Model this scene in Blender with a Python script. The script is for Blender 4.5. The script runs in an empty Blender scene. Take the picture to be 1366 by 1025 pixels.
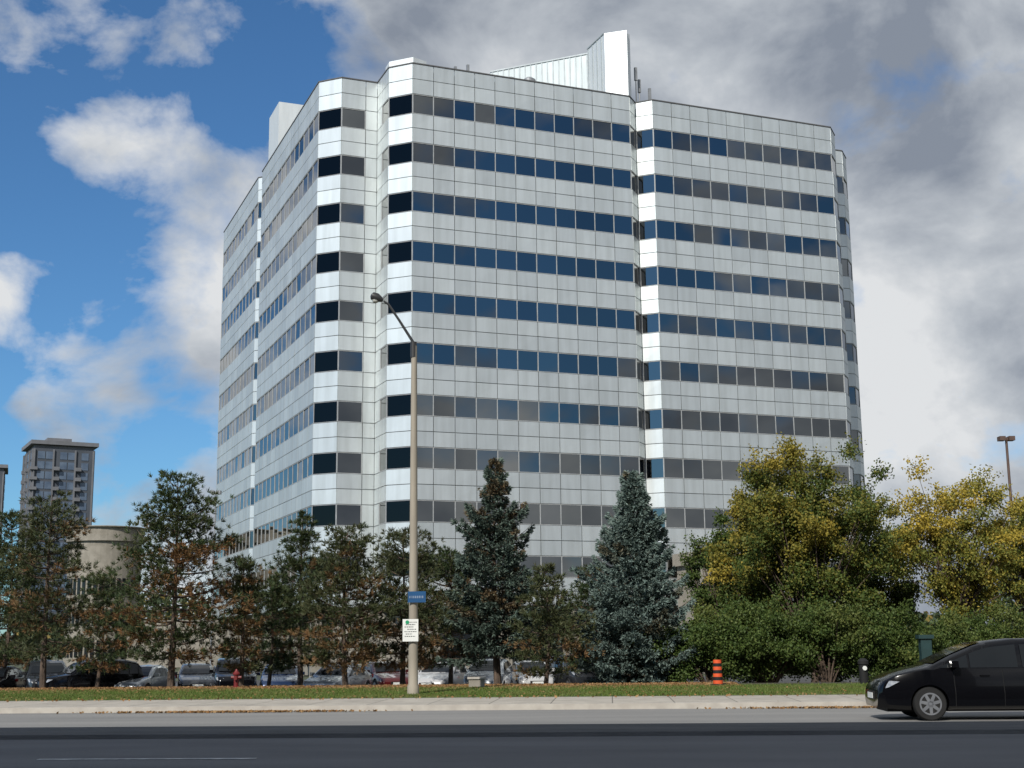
import bpy, bmesh, math, random
import numpy as np
from mathutils import Vector, Matrix
R=math.radians
random.seed(7); rng=np.random.default_rng(7)
S=bpy.context.scene; COL=S.collection
# ---------------------------------------------------------------- camera
F=1805.0; P=R(10.8); ROLL=R(0.6); EYE=1.6
cam=bpy.data.cameras.new('camera'); co=bpy.data.objects.new('camera',cam); COL.objects.link(co)
cam.sensor_width=36; cam.lens=36*F/1366; cam.clip_end=6000; cam.clip_start=.1
co.matrix_world=Matrix.Translation((0,0,EYE))@Matrix.Rotation(R(90)+P,4,'X')@Matrix.Rotation(-ROLL,4,'Z')
S.camera=co
def at(xp,yp,Y):
    dx=xp-683; dy=512.5-yp
    a=dx*math.cos(ROLL)+dy*math.sin(ROLL); b=-dx*math.sin(ROLL)+dy*math.cos(ROLL)
    d=Vector((a, -b*math.sin(P)+F*math.cos(P), b*math.cos(P)+F*math.sin(P)))
    k=Y/d.y
    return Vector((d.x*k,Y,EYE+d.z*k))
TH=R(-4)
def yr(X,Y): return -X*math.sin(TH)+Y*math.cos(TH)
PROF=[(-500,0),(33.3,0),(33.3,.13),(37.6,.13),(42,.17),(46,.2),(49,-.2),(51,-.7),(5000,-.7)]
def gz(X,Y):
    y=yr(X,Y)
    for (a,za),(b,zb) in zip(PROF,PROF[1:]):
        if a<=y<=b and b>a: return za+(zb-za)*(y-a)/(b-a)
    return 0
# ---------------------------------------------------------------- materials
def nt(name):
    m=bpy.data.materials.new(name); m.use_nodes=True; t=m.node_tree
    return m,t,t.nodes['Principled BSDF']
def ramp(t,stops):
    r=t.nodes.new('ShaderNodeValToRGB'); e=r.color_ramp.elements
    while len(e)<len(stops): e.new(.5)
    for i,(p,c) in enumerate(stops): e[i].position=p; e[i].color=(*c,1) if len(c)==3 else c
    return r
def mat(name,c1,c2=None,scale=3,rough=.7,metal=0,bump=0,detail=6,bscale=None,stretch=(1,1,1),coat=0,spec=.5):
    m,t,b=nt(name); b.inputs['Roughness'].default_value=rough; b.inputs['Metallic'].default_value=metal
    b.inputs['Coat Weight'].default_value=coat; b.inputs['Specular IOR Level'].default_value=spec
    if c2 is None: c2=tuple(x*.8 for x in c1)
    tc=t.nodes.new('ShaderNodeTexCoord'); mp=t.nodes.new('ShaderNodeMapping'); mp.inputs['Scale'].default_value=stretch
    t.links.new(tc.outputs['Object'],mp.inputs['Vector'])
    n=t.nodes.new('ShaderNodeTexNoise'); n.inputs['Scale'].default_value=scale; n.inputs['Detail'].default_value=detail
    t.links.new(mp.outputs[0],n.inputs['Vector'])
    r=ramp(t,[(.35,c2),(.65,c1)]); t.links.new(n.outputs['Fac'],r.inputs[0]); t.links.new(r.outputs[0],b.inputs['Base Color'])
    if bump:
        n2=t.nodes.new('ShaderNodeTexNoise'); n2.inputs['Scale'].default_value=bscale or scale*8; n2.inputs['Detail'].default_value=4
        t.links.new(mp.outputs[0],n2.inputs['Vector'])
        bp=t.nodes.new('ShaderNodeBump'); bp.inputs['Strength'].default_value=bump; bp.inputs['Distance'].default_value=.05
        t.links.new(n2.outputs['Fac'],bp.inputs['Height']); t.links.new(bp.outputs[0],b.inputs['Normal'])
    return m
def panel_mat():
    m,t,b=nt('white_panel'); b.inputs['Roughness'].default_value=.48; b.inputs['Metallic'].default_value=.68
    g=t.nodes.new('ShaderNodeNewGeometry'); tc=t.nodes.new('ShaderNodeTexCoord')
    r=ramp(t,[(0,(.60,.635,.635)),(1,(.70,.735,.725))]); t.links.new(g.outputs['Random Per Island'],r.inputs[0])
    mp=t.nodes.new('ShaderNodeMapping'); mp.inputs['Scale'].default_value=(1.2,1.2,.12); t.links.new(tc.outputs['Object'],mp.inputs[0])
    n=t.nodes.new('ShaderNodeTexNoise'); n.inputs['Scale'].default_value=1.5; n.inputs['Detail'].default_value=6; t.links.new(mp.outputs[0],n.inputs['Vector'])
    r2=ramp(t,[(.3,(.86,.86,.85)),(.6,(1,1,1))]); t.links.new(n.outputs['Fac'],r2.inputs[0])
    mx=t.nodes.new('ShaderNodeMix'); mx.data_type='RGBA'; mx.blend_type='MULTIPLY'; mx.inputs[0].default_value=1
    t.links.new(r.outputs[0],mx.inputs[6]); t.links.new(r2.outputs[0],mx.inputs[7]); t.links.new(mx.outputs[2],b.inputs['Base Color'])
    return m
def glass_mat(name,k=1.0):
    m,t,b=nt(name); b.inputs['Metallic'].default_value=1; b.inputs['Roughness'].default_value=.02
    g=t.nodes.new('ShaderNodeNewGeometry')
    r=ramp(t,[(0,(.15*k,.154*k,.152*k)),(.5,(.185*k,.19*k,.186*k)),(1,(.235*k,.24*k,.236*k))]); t.links.new(g.outputs['Random Per Island'],r.inputs[0])
    t.links.new(r.outputs[0],b.inputs['Base Color'])
    return m
def leaf_mat(name,g0,g1,alt0,alt1,trans=.25):
    m,t,b=nt(name); b.inputs['Roughness'].default_value=.6; b.inputs['Specular IOR Level'].default_value=.25
    g=t.nodes.new('ShaderNodeNewGeometry'); a=t.nodes.new('ShaderNodeAttribute'); a.attribute_name='tone'
    r=ramp(t,[(0,g0),(1,g1)]); r2=ramp(t,[(0,alt0),(1,alt1)])
    t.links.new(g.outputs['Random Per Island'],r.inputs[0]); t.links.new(g.outputs['Random Per Island'],r2.inputs[0])
    mx=t.nodes.new('ShaderNodeMix'); mx.data_type='RGBA'; t.links.new(a.outputs['Fac'],mx.inputs[0])
    t.links.new(r.outputs[0],mx.inputs[6]); t.links.new(r2.outputs[0],mx.inputs[7]); t.links.new(mx.outputs[2],b.inputs['Base Color'])
    tr=t.nodes.new('ShaderNodeBsdfTranslucent'); t.links.new(mx.outputs[2],tr.inputs['Color'])
    ms=t.nodes.new('ShaderNodeMixShader'); ms.inputs[0].default_value=trans
    t.links.new(b.outputs[0],ms.inputs[1]); t.links.new(tr.outputs[0],ms.inputs[2])
    t.links.new(ms.outputs[0],t.nodes['Material Output'].inputs['Surface'])
    return m
def walk_mat():
    m=mat('sidewalk_concrete',(.42,.385,.33),(.33,.30,.255),2,.85,bump=.2)
    t=m.node_tree; b=t.nodes['Principled BSDF']; src=b.inputs['Base Color'].links[0].from_socket
    tc=t.nodes.new('ShaderNodeTexCoord'); br=t.nodes.new('ShaderNodeTexBrick'); br.offset=0
    br.inputs['Color1'].default_value=(1,1,1,1); br.inputs['Color2'].default_value=(.88,.88,.88,1); br.inputs['Mortar'].default_value=(.35,.35,.35,1)
    br.inputs['Scale'].default_value=1; br.inputs['Brick Width'].default_value=1.5; br.inputs['Row Height'].default_value=2.2; br.inputs['Mortar Size'].default_value=.015
    t.links.new(tc.outputs['Object'],br.inputs['Vector'])
    mx=t.nodes.new('ShaderNodeMix'); mx.data_type='RGBA'; mx.blend_type='MULTIPLY'; mx.inputs[0].default_value=1
    t.links.new(src,mx.inputs[6]); t.links.new(br.outputs[0],mx.inputs[7]); t.links.new(mx.outputs[2],b.inputs['Base Color'])
    return m
M=dict(
 panel=panel_mat(), glass=glass_mat('tinted_glass'), glass_darkrefl=glass_mat('dark_reflection_glass',.13),  # second glass is darkened to stand in for dark reflections on the chamfers
 joint=mat('joint_sealant',(.27,.28,.29),(.22,.23,.24),2),
 mullion=mat('mullion_metal',(.38,.39,.39),(.30,.31,.31),2,.5),
 coping=mat('dark_coping',(.10,.10,.10)), roofing=mat('roof_gravel',(.2,.19,.18)),
 stone=mat('beige_concrete',(.27,.245,.205),(.21,.19,.155),1.5,.85,bump=.1),
 ribbed=mat('ribbed_metal',(.54,.585,.585),(.47,.515,.515),1.2,.55,.3,stretch=(3,3,.3)),
 rib=mat('rib_metal',(.46,.50,.51),None,1.2,.6,.3),  # ribs darker than the walls behind them
 fin=mat('white_fin_metal',(.72,.75,.75),(.66,.69,.69),1.2,.5,.4,stretch=(3,3,.3)),
 grey=mat('grey_metal',(.30,.31,.32),(.22,.23,.24),3,.5,.3),
 dkglass=mat('dark_glass',(.012,.014,.016),(.008,.01,.012),1,.05,spec=.35),
 asphalt=mat('asphalt',(.125,.125,.128),(.09,.09,.094),.7,.85,bump=.35,bscale=60,stretch=(.25,1,1)),
 asphalt_lit=mat('sunlit_asphalt',(.22,.215,.205),(.17,.168,.162),.7,.85,bump=.3,bscale=60,stretch=(.15,1,1)),  # lighter asphalt copy for the far lanes, sunlit brightness put into the colour
 median=mat('median_concrete',(.085,.084,.083),(.06,.06,.06),2,.9,bump=.4,stretch=(.3,1,1)),
 lot=mat('lot_asphalt',(.06,.06,.06),(.045,.045,.045),.8,.9),
 walk=walk_mat(), kerb=mat('kerb_concrete',(.45,.42,.37),(.36,.33,.29),3,.85),
 grass=mat('grass_soil',(.06,.095,.02),(.07,.085,.028),1.3,.95,bump=.4),
 bed=mat('planting_bed_soil',(.055,.042,.028),(.04,.042,.02),1.0,.95,bump=.6),
 ground=mat('field_ground',(.07,.08,.04),(.05,.06,.03),.2,.95),
 paint=mat('road_paint',(.62,.62,.60),(.30,.30,.30),5,.7),
 bark=mat('bark',(.13,.09,.065),(.06,.042,.03),6,.9,bump=.6,stretch=(1,1,.3)),
 polec=mat('aged_pole',(.32,.285,.225),(.25,.22,.175),3,.7,stretch=(1,1,.2)),
 poled=mat('dark_lamp_metal',(.05,.05,.05),None,3,.4,.3), lens=mat('lamp_lens',(.5,.5,.45),None,3,.2),
 brown=mat('brown_pole',(.10,.06,.045),None,3,.6),
 blue=mat('sign_blue',(.012,.08,.20),(.01,.06,.16),2,.4), white=mat('sign_white',(.72,.73,.70),(.66,.67,.64),3,.4),
 pale=mat('sign_faded_white',(.22,.28,.38),None,3,.4),
 green=mat('sign_green',(.02,.30,.14),None,2,.4), ink=mat('sign_ink',(.06,.07,.07),None,2,.5),
 orange=mat('marker_orange',(.75,.10,.02),(.6,.08,.02),5,.5), black=mat('black_rubber',(.015,.015,.015),None,5,.7,spec=.3),
 red=mat('hydrant_red',(.16,.012,.012),None,4,.5), teal=mat('teal_sheet',(.010,.038,.040),(.008,.03,.03),3,.6),
 rim=mat('alloy',(.45,.46,.48),(.35,.36,.38),5,.35,.8), lampglass=mat('headlamp_glass',(.34,.36,.39),(.2,.22,.25),20,.1),
 tail=mat('tail_lamp',(.40,.01,.01),None,5,.15),
 tower=mat('tower_brick',(.07,.08,.10),(.055,.065,.08),.3,.8), towerg=mat('tower_glass',(.12,.16,.22),(.07,.10,.15),.4,.15), towerc=mat('tower_trim',(.16,.165,.18),None,.5,.8),
 office=mat('shadow_block_wall',(.14,.13,.12),(.11,.10,.10),.3,.8),  # used only on the added unseen shadow block
)
L_pine=leaf_mat('pine_needles',(.020,.040,.015),(.056,.090,.032),(.16,.075,.03),(.26,.13,.055),.12)
L_pine2=leaf_mat('dull_pine_needles',(.030,.046,.018),(.074,.094,.040),(.16,.085,.035),(.25,.14,.065),.12)
L_spr=leaf_mat('blue_spruce_needles',(.10,.145,.130),(.20,.265,.235),(.08,.07,.04),(.15,.12,.07),.15)
L_spr2=leaf_mat('green_spruce_needles',(.055,.088,.070),(.14,.19,.155),(.11,.07,.035),(.20,.13,.065),.15)
L_dec=leaf_mat('broad_leaves',(.042,.074,.016),(.095,.138,.032),(.25,.20,.028),(.39,.29,.05),.28)
L_yel=leaf_mat('yellowing_leaves',(.10,.13,.026),(.17,.18,.038),(.38,.29,.04),(.54,.39,.065),.3)
L_bush=leaf_mat('shrub_leaves',(.030,.058,.012),(.082,.124,.028),(.10,.125,.028),(.17,.17,.045),.22)
L_grass=leaf_mat('grass_blades',(.065,.118,.018),(.12,.185,.034),(.14,.15,.045),(.21,.20,.07),.25)
L_litter=leaf_mat('dead_leaves',(.18,.09,.03),(.30,.15,.06),(.26,.17,.08),(.34,.22,.1),.1)
L_far=leaf_mat('far_leaves',(.035,.055,.03),(.07,.095,.045),(.2,.16,.05),(.28,.2,.06),.2)
# ---------------------------------------------------------------- mesh helpers
class MB:
    def __init__(s): s.v=[]; s.f=[]
    def add(s,vs,fs):
        n=len(s.v); s.v+= [tuple(p) for p in vs]; s.f+=[tuple(i+n for i in q) for q in fs]; return s
    def box(s,x0,y0,z0,x1,y1,z1):
        return s.add([(x0,y0,z0),(x1,y0,z0),(x1,y1,z0),(x0,y1,z0),(x0,y0,z1),(x1,y0,z1),(x1,y1,z1),(x0,y1,z1)],
          [(0,3,2,1),(4,5,6,7),(0,1,5,4),(1,2,6,5),(2,3,7,6),(3,0,4,7)])
    def tube(s,pts,rad,n=6,cap=True):
        pts=[Vector(p) for p in pts]; base=len(s.v); N=len(pts)
        for i,p in enumerate(pts):
            d=(pts[min(i+1,N-1)]-pts[max(i-1,0)]).normalized()
            a=d.cross(Vector((0,0,1)) if abs(d.z)<.9 else Vector((1,0,0))).normalized(); b=d.cross(a)
            r=rad[i] if isinstance(rad,(list,tuple)) else rad
            for k in range(n):
                t=2*math.pi*k/n; s.v.append(tuple(p+a*math.cos(t)*r+b*math.sin(t)*r))
        for i in range(N-1):
            for k in range(n):
                k2=(k+1)%n; s.f.append((base+i*n+k,base+(i+1)*n+k,base+(i+1)*n+k2,base+i*n+k2))
        if cap: s.f.append(tuple(base+k for k in range(n))); s.f.append(tuple(base+(N-1)*n+k for k in reversed(range(n))))
        return s
    def lathe(s,prof,c=(0,0,0),n=16,axis='z'):
        base=len(s.v)
        for r,h in prof:
            for k in range(n):
                t=2*math.pi*k/n; x,y=r*math.cos(t),r*math.sin(t)
                q=(x,y,h) if axis=='z' else (x,h,y)
                s.v.append((c[0]+q[0],c[1]+q[1],c[2]+q[2]))
        for i in range(len(prof)-1):
            for k in range(n):
                k2=(k+1)%n; s.f.append((base+i*n+k,base+i*n+k2,base+(i+1)*n+k2,base+(i+1)*n+k))
        s.f.append(tuple(base+k for k in reversed(range(n)))); s.f.append(tuple(base+(len(prof)-1)*n+k for k in range(n)))
        return s
    def prism(s,poly,z0,z1):
        n=len(poly)
        return s.add([(x,y,z0) for x,y in poly]+[(x,y,z1) for x,y in poly],
          [tuple(reversed(range(n))),tuple(range(n,2*n))]+[(i,(i+1)%n,n+(i+1)%n,n+i) for i in range(n)])
    def build(s,name,m,parent=None,smooth=False,loc=None,rz=None):
        me=bpy.data.meshes.new(name); me.from_pydata(s.v,[],s.f); me.materials.append(m)
        bm=bmesh.new(); bm.from_mesh(me); 
        if len(bm.faces)<6000: bmesh.ops.recalc_face_normals(bm,faces=bm.faces)
        bm.to_mesh(me); bm.free()
        if smooth: me.shade_smooth(); me.set_sharp_from_angle(angle=R(40))
        o=bpy.data.objects.new(name,me); COL.objects.link(o)
        if parent: o.parent=parent
        if loc is not None: o.location=loc
        if rz is not None: o.rotation_euler.z=rz
        return o
def tag(o,label=None,cat=None,group=None,kind=None):
    if label: o['label']=label
    if cat: o['category']=cat
    if group: o['group']=group
    if kind: o['kind']=kind
    return o
def thing(name,label,cat,loc=(0,0,0),rz=0,group=None):
    o=bpy.data.objects.new(name,None); COL.objects.link(o); o.location=loc; o.rotation_euler.z=rz; o.empty_display_size=.3
    return tag(o,label,cat,group)
def leaves(name,C,A,Ln,W,tone,m,parent=None):
    N=len(C); A=A/(np.linalg.norm(A,axis=1,keepdims=True)+1e-9)
    s=np.cross(A,rng.normal(size=(N,3))); s/=np.linalg.norm(s,axis=1,keepdims=True)+1e-9
    Ln=np.broadcast_to(Ln,(N,))[:,None]; W=np.broadcast_to(W,(N,))[:,None]
    V=np.empty((N,4,3)); V[:,0]=C-A*Ln/2; V[:,1]=C+s*W/2; V[:,2]=C+A*Ln/2; V[:,3]=C-s*W/2
    me=bpy.data.meshes.new(name); me.vertices.add(N*4); me.vertices.foreach_set('co',V.astype(np.float32).ravel())
    me.loops.add(N*4); me.loops.foreach_set('vertex_index',np.arange(N*4,dtype=np.int32))
    me.polygons.add(N); me.polygons.foreach_set('loop_start',np.arange(0,N*4,4,dtype=np.int32))
    me.update(calc_edges=True)
    at_=me.attributes.new('tone','FLOAT','POINT'); at_.data.foreach_set('value',np.repeat(np.broadcast_to(tone,(N,)),4).astype(np.float32))
    me.materials.append(m); o=bpy.data.objects.new(name,me); COL.objects.link(o)
    if parent: o.parent=parent
    return o
# ---------------------------------------------------------------- world, sun
SUNAZ=Vector((-.42,-.907)); ELEV=R(38)
w=bpy.data.worlds.new('World'); S.world=w; w.use_nodes=True; t=w.node_tree; nd=t.nodes; lk=t.links
for n in list(nd): nd.remove(n)
out=nd.new('ShaderNodeOutputWorld'); sky=nd.new('ShaderNodeTexSky'); sky.sky_type='NISHITA'; sky.sun_disc=False
sky.sun_elevation=ELEV; sky.sun_rotation=math.atan2(SUNAZ.x,SUNAZ.y); sky.air_density=1.0; sky.dust_density=.3; sky.ozone_density=3
tint=nd.new('ShaderNodeMix'); tint.data_type='RGBA'; tint.blend_type='MULTIPLY'; tint.inputs[0].default_value=1; tint.inputs[7].default_value=(.55,.88,1.12,1)
lk.new(sky.outputs[0],tint.inputs[6])
bg=nd.new('ShaderNodeBackground'); bg.inputs[1].default_value=.095; lk.new(tint.outputs[2],bg.inputs[0])
tc=nd.new('ShaderNodeTexCoord'); mp=nd.new('ShaderNodeMapping'); mp.inputs['Scale'].default_value=(1,1,1.4); mp.inputs['Location'].default_value=(3.1,1.7,.4)
lk.new(tc.outputs['Generated'],mp.inputs[0])
def noise(sc,det,rough,dist=0,vec=mp):
    n=nd.new('ShaderNodeTexNoise'); n.inputs['Scale'].default_value=sc; n.inputs['Detail'].default_value=det
    n.inputs['Roughness'].default_value=rough; n.inputs['Distortion'].default_value=dist; lk.new(vec.outputs[0],n.inputs['Vector']); return n
def mth(op,a,b=None,clamp=False):
    m_=nd.new('ShaderNodeMath'); m_.operation=op; m_.use_clamp=clamp
    for i,x in enumerate((a,b)):
        if x is None: continue
        if isinstance(x,(int,float)): m_.inputs[i].default_value=x
        else: lk.new(x,m_.inputs[i])
    return m_.outputs[0]
n1=noise(11.0,9,.56,.2); n2=noise(7.0,7,.54,.25)
def blob(d,rad,amp,acc):
    d=Vector(d).normalized(); vm=nd.new('ShaderNodeVectorMath'); vm.operation='DOT_PRODUCT'; lk.new(tc.outputs['Generated'],vm.inputs[0]); vm.inputs[1].default_value=d
    r=nd.new('ShaderNodeMapRange'); r.interpolation_type='SMOOTHSTEP'; r.inputs[1].default_value=math.cos(rad); r.inputs[2].default_value=1; r.inputs[3].default_value=0; r.inputs[4].default_value=amp
    lk.new(vm.outputs['Value'],r.inputs[0]); return mth('ADD',acc,r.outputs[0])
def pdir(x,y): q=at(x,y,1.0); return (q.x,1.0,q.z-EYE)
sp=nd.new('ShaderNodeSeparateXYZ'); lk.new(tc.outputs['Generated'],sp.inputs[0])
mr=nd.new('ShaderNodeMapRange'); mr.inputs[1].default_value=-.30; mr.inputs[2].default_value=.0; mr.inputs[3].default_value=.02; mr.inputs[4].default_value=.26
lk.new(sp.outputs[0],mr.inputs[0])
cov=mth('ADD',n1.outputs['Fac'],mr.outputs[0])
for (x,y,r,a) in [(250,95,130,-.19),(395,70,100,-.22),(50,490,250,-.24),(140,370,110,-.18),(15,230,70,-.12),(170,600,110,-.10),(20,80,80,-.14),(110,260,180,.08),(40,400,70,.30),(245,440,120,.26),(110,160,110,.07),(110,550,70,.20),(560,50,260,.08),(190,660,110,.14),(60,20,80,.06),(50,570,50,.12)]:
    cov=blob(pdir(x,y),r*1.5/F,a,cov)
cov=blob((-.72,-.66,.28),.75,-.30,cov)         # clear sky towards the sun
cov=blob((.66,-.70,.27),.17,-.40,cov)          # a clear gap behind on the right
cov=blob((.80,-.58,.31),.15,-.28,cov)
cr=ramp(t,[(.45,(0,0,0)),(.56,(.55,.55,.55)),(.68,(1,1,1))]); lk.new(cov,cr.inputs[0])
mr2=nd.new('ShaderNodeMapRange'); mr2.inputs[1].default_value=-.35; mr2.inputs[2].default_value=.1; mr2.inputs[3].default_value=-.13; mr2.inputs[4].default_value=.035; lk.new(sp.outputs[0],mr2.inputs[0])
sh=mth('ADD',mth('ADD',mth('MULTIPLY',n2.outputs['Fac'],1.05),mth('MULTIPLY',n1.outputs['Fac'],.30)),mr2.outputs[0])
for (x,y,r,a) in [(1250,420,190,-.08),(1200,560,140,-.12),(1330,240,160,-.03),(1180,200,120,.05),(1330,500,90,.06),(640,30,200,.02)]: sh=blob(pdir(x,y),r*1.5/F,a,sh)
cc=ramp(t,[(.50,(.84,.86,.88)),(.64,(.57,.61,.66)),(.84,(.27,.31,.38))]); lk.new(sh,cc.inputs[0])
bc=nd.new('ShaderNodeBackground'); bc.inputs[1].default_value=.88; lk.new(cc.outputs[0],bc.inputs[0])
mx=nd.new('ShaderNodeMixShader'); lk.new(cr.outputs[0],mx.inputs[0]); lk.new(bg.outputs[0],mx.inputs[1]); lk.new(bc.outputs[0],mx.inputs[2]); lk.new(mx.outputs[0],out.inputs[0])
sl=bpy.data.lights.new('sun','SUN'); sl.energy=4.6; sl.angle=R(.5); sl.color=(1,.955,.88)
so=bpy.data.objects.new('sun',sl); COL.objects.link(so)
sd=Vector((SUNAZ.x*math.cos(ELEV),SUNAZ.y*math.cos(ELEV),math.sin(ELEV))); so.rotation_euler=sd.to_track_quat('Z','Y').to_euler()
S.view_settings.view_transform='Standard'; S.view_settings.look='None'; S.view_settings.exposure=0
# ---------------------------------------------------------------- setting
def strip(name,prof,x0,x1,m,dz=0,nx=1,label=None):
    b=MB(); vs=[(x0+(x1-x0)*i/nx,y,z+dz) for i in range(nx+1) for y,z in prof]; n=len(prof)
    b.add(vs,[(i*n+j,(i+1)*n+j,(i+1)*n+j+1,i*n+j+1) for i in range(nx) for j in range(n-1)])
    o=b.build(name,m); o.rotation_euler.z=TH; tag(o,kind='structure'); return o
strip('ground',[(-600,-.03),(46,-.03),(49,-.3),(51,-.75),(4000,-.75)],-2500,2500,M['ground'])
strip('road',[(2,0),(25.3,0)],-400,400,M['asphalt'])
strip('far_road',[(25.3,0),(33.3,0)],-400,400,M['asphalt_lit'])
k=MB(); k.add([(x,y,z) for x in (-300,300) for y,z in ((23.9,-.02),(24.0,.07),(24.3,.10),(25.8,.10),(26.0,.07),(26.1,-.02))],[(i,i+6,i+7,i+1) for i in range(5)])
o=k.build('road_median',M['median']); o.rotation_euler.z=TH; tag(o,kind='structure')
k=MB(); k.box(-300,33.3,-.02,300,33.5,.134)
o=k.build('kerb',M['kerb']); o.rotation_euler.z=TH; tag(o,kind='structure')
strip('sidewalk',[(33.5,.13),(37.6,.13)],-300,300,M['walk'])
strip('near_sidewalk',[(-6,.1),(2,.1)],-300,300,M['walk'])
strip('grass_verge',[(37.6,.125),(42,.17),(44,.185)],-300,300,M['grass'])
strip('planting_bed',[(44,.185),(46,.2),(49,-.2),(51,-.69)],-300,300,M['bed'])
strip('parking_lot',[(50.8,-.7),(90,-.7)],-200,200,M['lot'],dz=.006)
b=MB()
for x0 in [-8.3-12*i for i in range(0,6)]+[17+12*i for i in range(5)]: b.box(x0,19.62,.0035,x0+3.2,19.74,.008)
o=b.build('lane_marking',M['paint']); o.rotation_euler.z=TH; tag(o,kind='structure')
N=110000; x=rng.uniform(-26,28,N); y=rng.uniform(37.7,43.8,N)+rng.normal(size=N)*.35; y=np.maximum(y,37.5+rng.random(N)*.15); z=np.interp(y,[37.6,42,46,49],[.125,.17,.2,-.2])
C=np.stack([x*math.cos(TH)-y*math.sin(TH),x*math.sin(TH)+y*math.cos(TH),z+.03],1); A=rng.normal(size=(N,3))*.5+[0,0,1]
tone=np.clip(rng.random(N)*.5+(np.sin(x*.8)*np.cos(y*1.7+x*.3)>.2)*.3,0,1)
tag(leaves('grass',C,A,rng.uniform(.05,.12,N),.022,tone,L_grass),'short green and straw coloured verge grass','grass',kind='stuff')
x=np.concatenate([rng.normal(-9,1.5,900),rng.normal(5.6,1.3,500),rng.uniform(-25,20,1800),rng.uniform(-26,4,20000)]); y=np.concatenate([rng.normal(33.0,.10,900),rng.normal(33.05,.08,500),rng.uniform(36.6,42,1800),rng.normal(45.0,1.3,20000)])
N=len(x); z=np.where(y>33.3,np.interp(y,[37.6,42,46,49],[.15,.19,.22,-.18]),.015)
C=np.stack([x*math.cos(TH)-y*math.sin(TH),x*math.sin(TH)+y*math.cos(TH),z+.01],1); A=rng.normal(size=(N,3))*[1,1,.3]
tag(leaves('fallen_leaves',C,A,.09,.06,rng.random(N),L_litter),'brown fallen leaves gathered along the kerb and grass','leaves',kind='stuff')
# ---------------------------------------------------------------- office building
U=R(21.9); BZ=-.7
bld=thing('office_building','eleven storey white panelled office building with dark ribbon windows and stepped corners','office building',(-7.0,92.7,BZ),U)
pts=[(-5.58,46.2),(-5.58,28.5),(-4.72,27.64),(-5.58,26.78),(-5.58,5.73),(-4.16,4.31),(-1.41,4.31),(-1.41,1.41),(0,0),(17.65,0),(18.65,1.0),(19.65,0),(36.2,0),(37.61,1.41),(37.61,4.31),(40.4,4.31),(41.82,5.73),(41.82,46.2),(40.4,47.62),(-4.16,47.62)]
Z0=4.1-BZ; WB=6.06-BZ; FL=3.7; WH=1.52; ZR=43.2-BZ
def inset(poly,d):
    n=len(poly); outp=[]
    for i in range(n):
        p0,p1,p2=[Vector(poly[(i+k)%n]) for k in (-1,0,1)]
        d1=(p1-p0).normalized(); d2=(p2-p1).normalized(); n1=Vector((-d1.y,d1.x)); n2=Vector((-d2.y,d2.x))
        m_=(n1+n2); m_=m_/max(.3,m_.dot(n1)); outp.append(tuple(p1+m_*d))
    return outp
MB().prism(inset(pts,.12),Z0,ZR-.4).build('wall',M['joint'],bld)
MB().prism(inset(pts,.5),ZR-.395,ZR-.3).build('roof',M['roofing'],bld)
win={5:(0,1.85),6:(1.25,2.9)}
clad=MB(); rest=MB(); restm=MB(); cop=MB()
n=len(pts)
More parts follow.
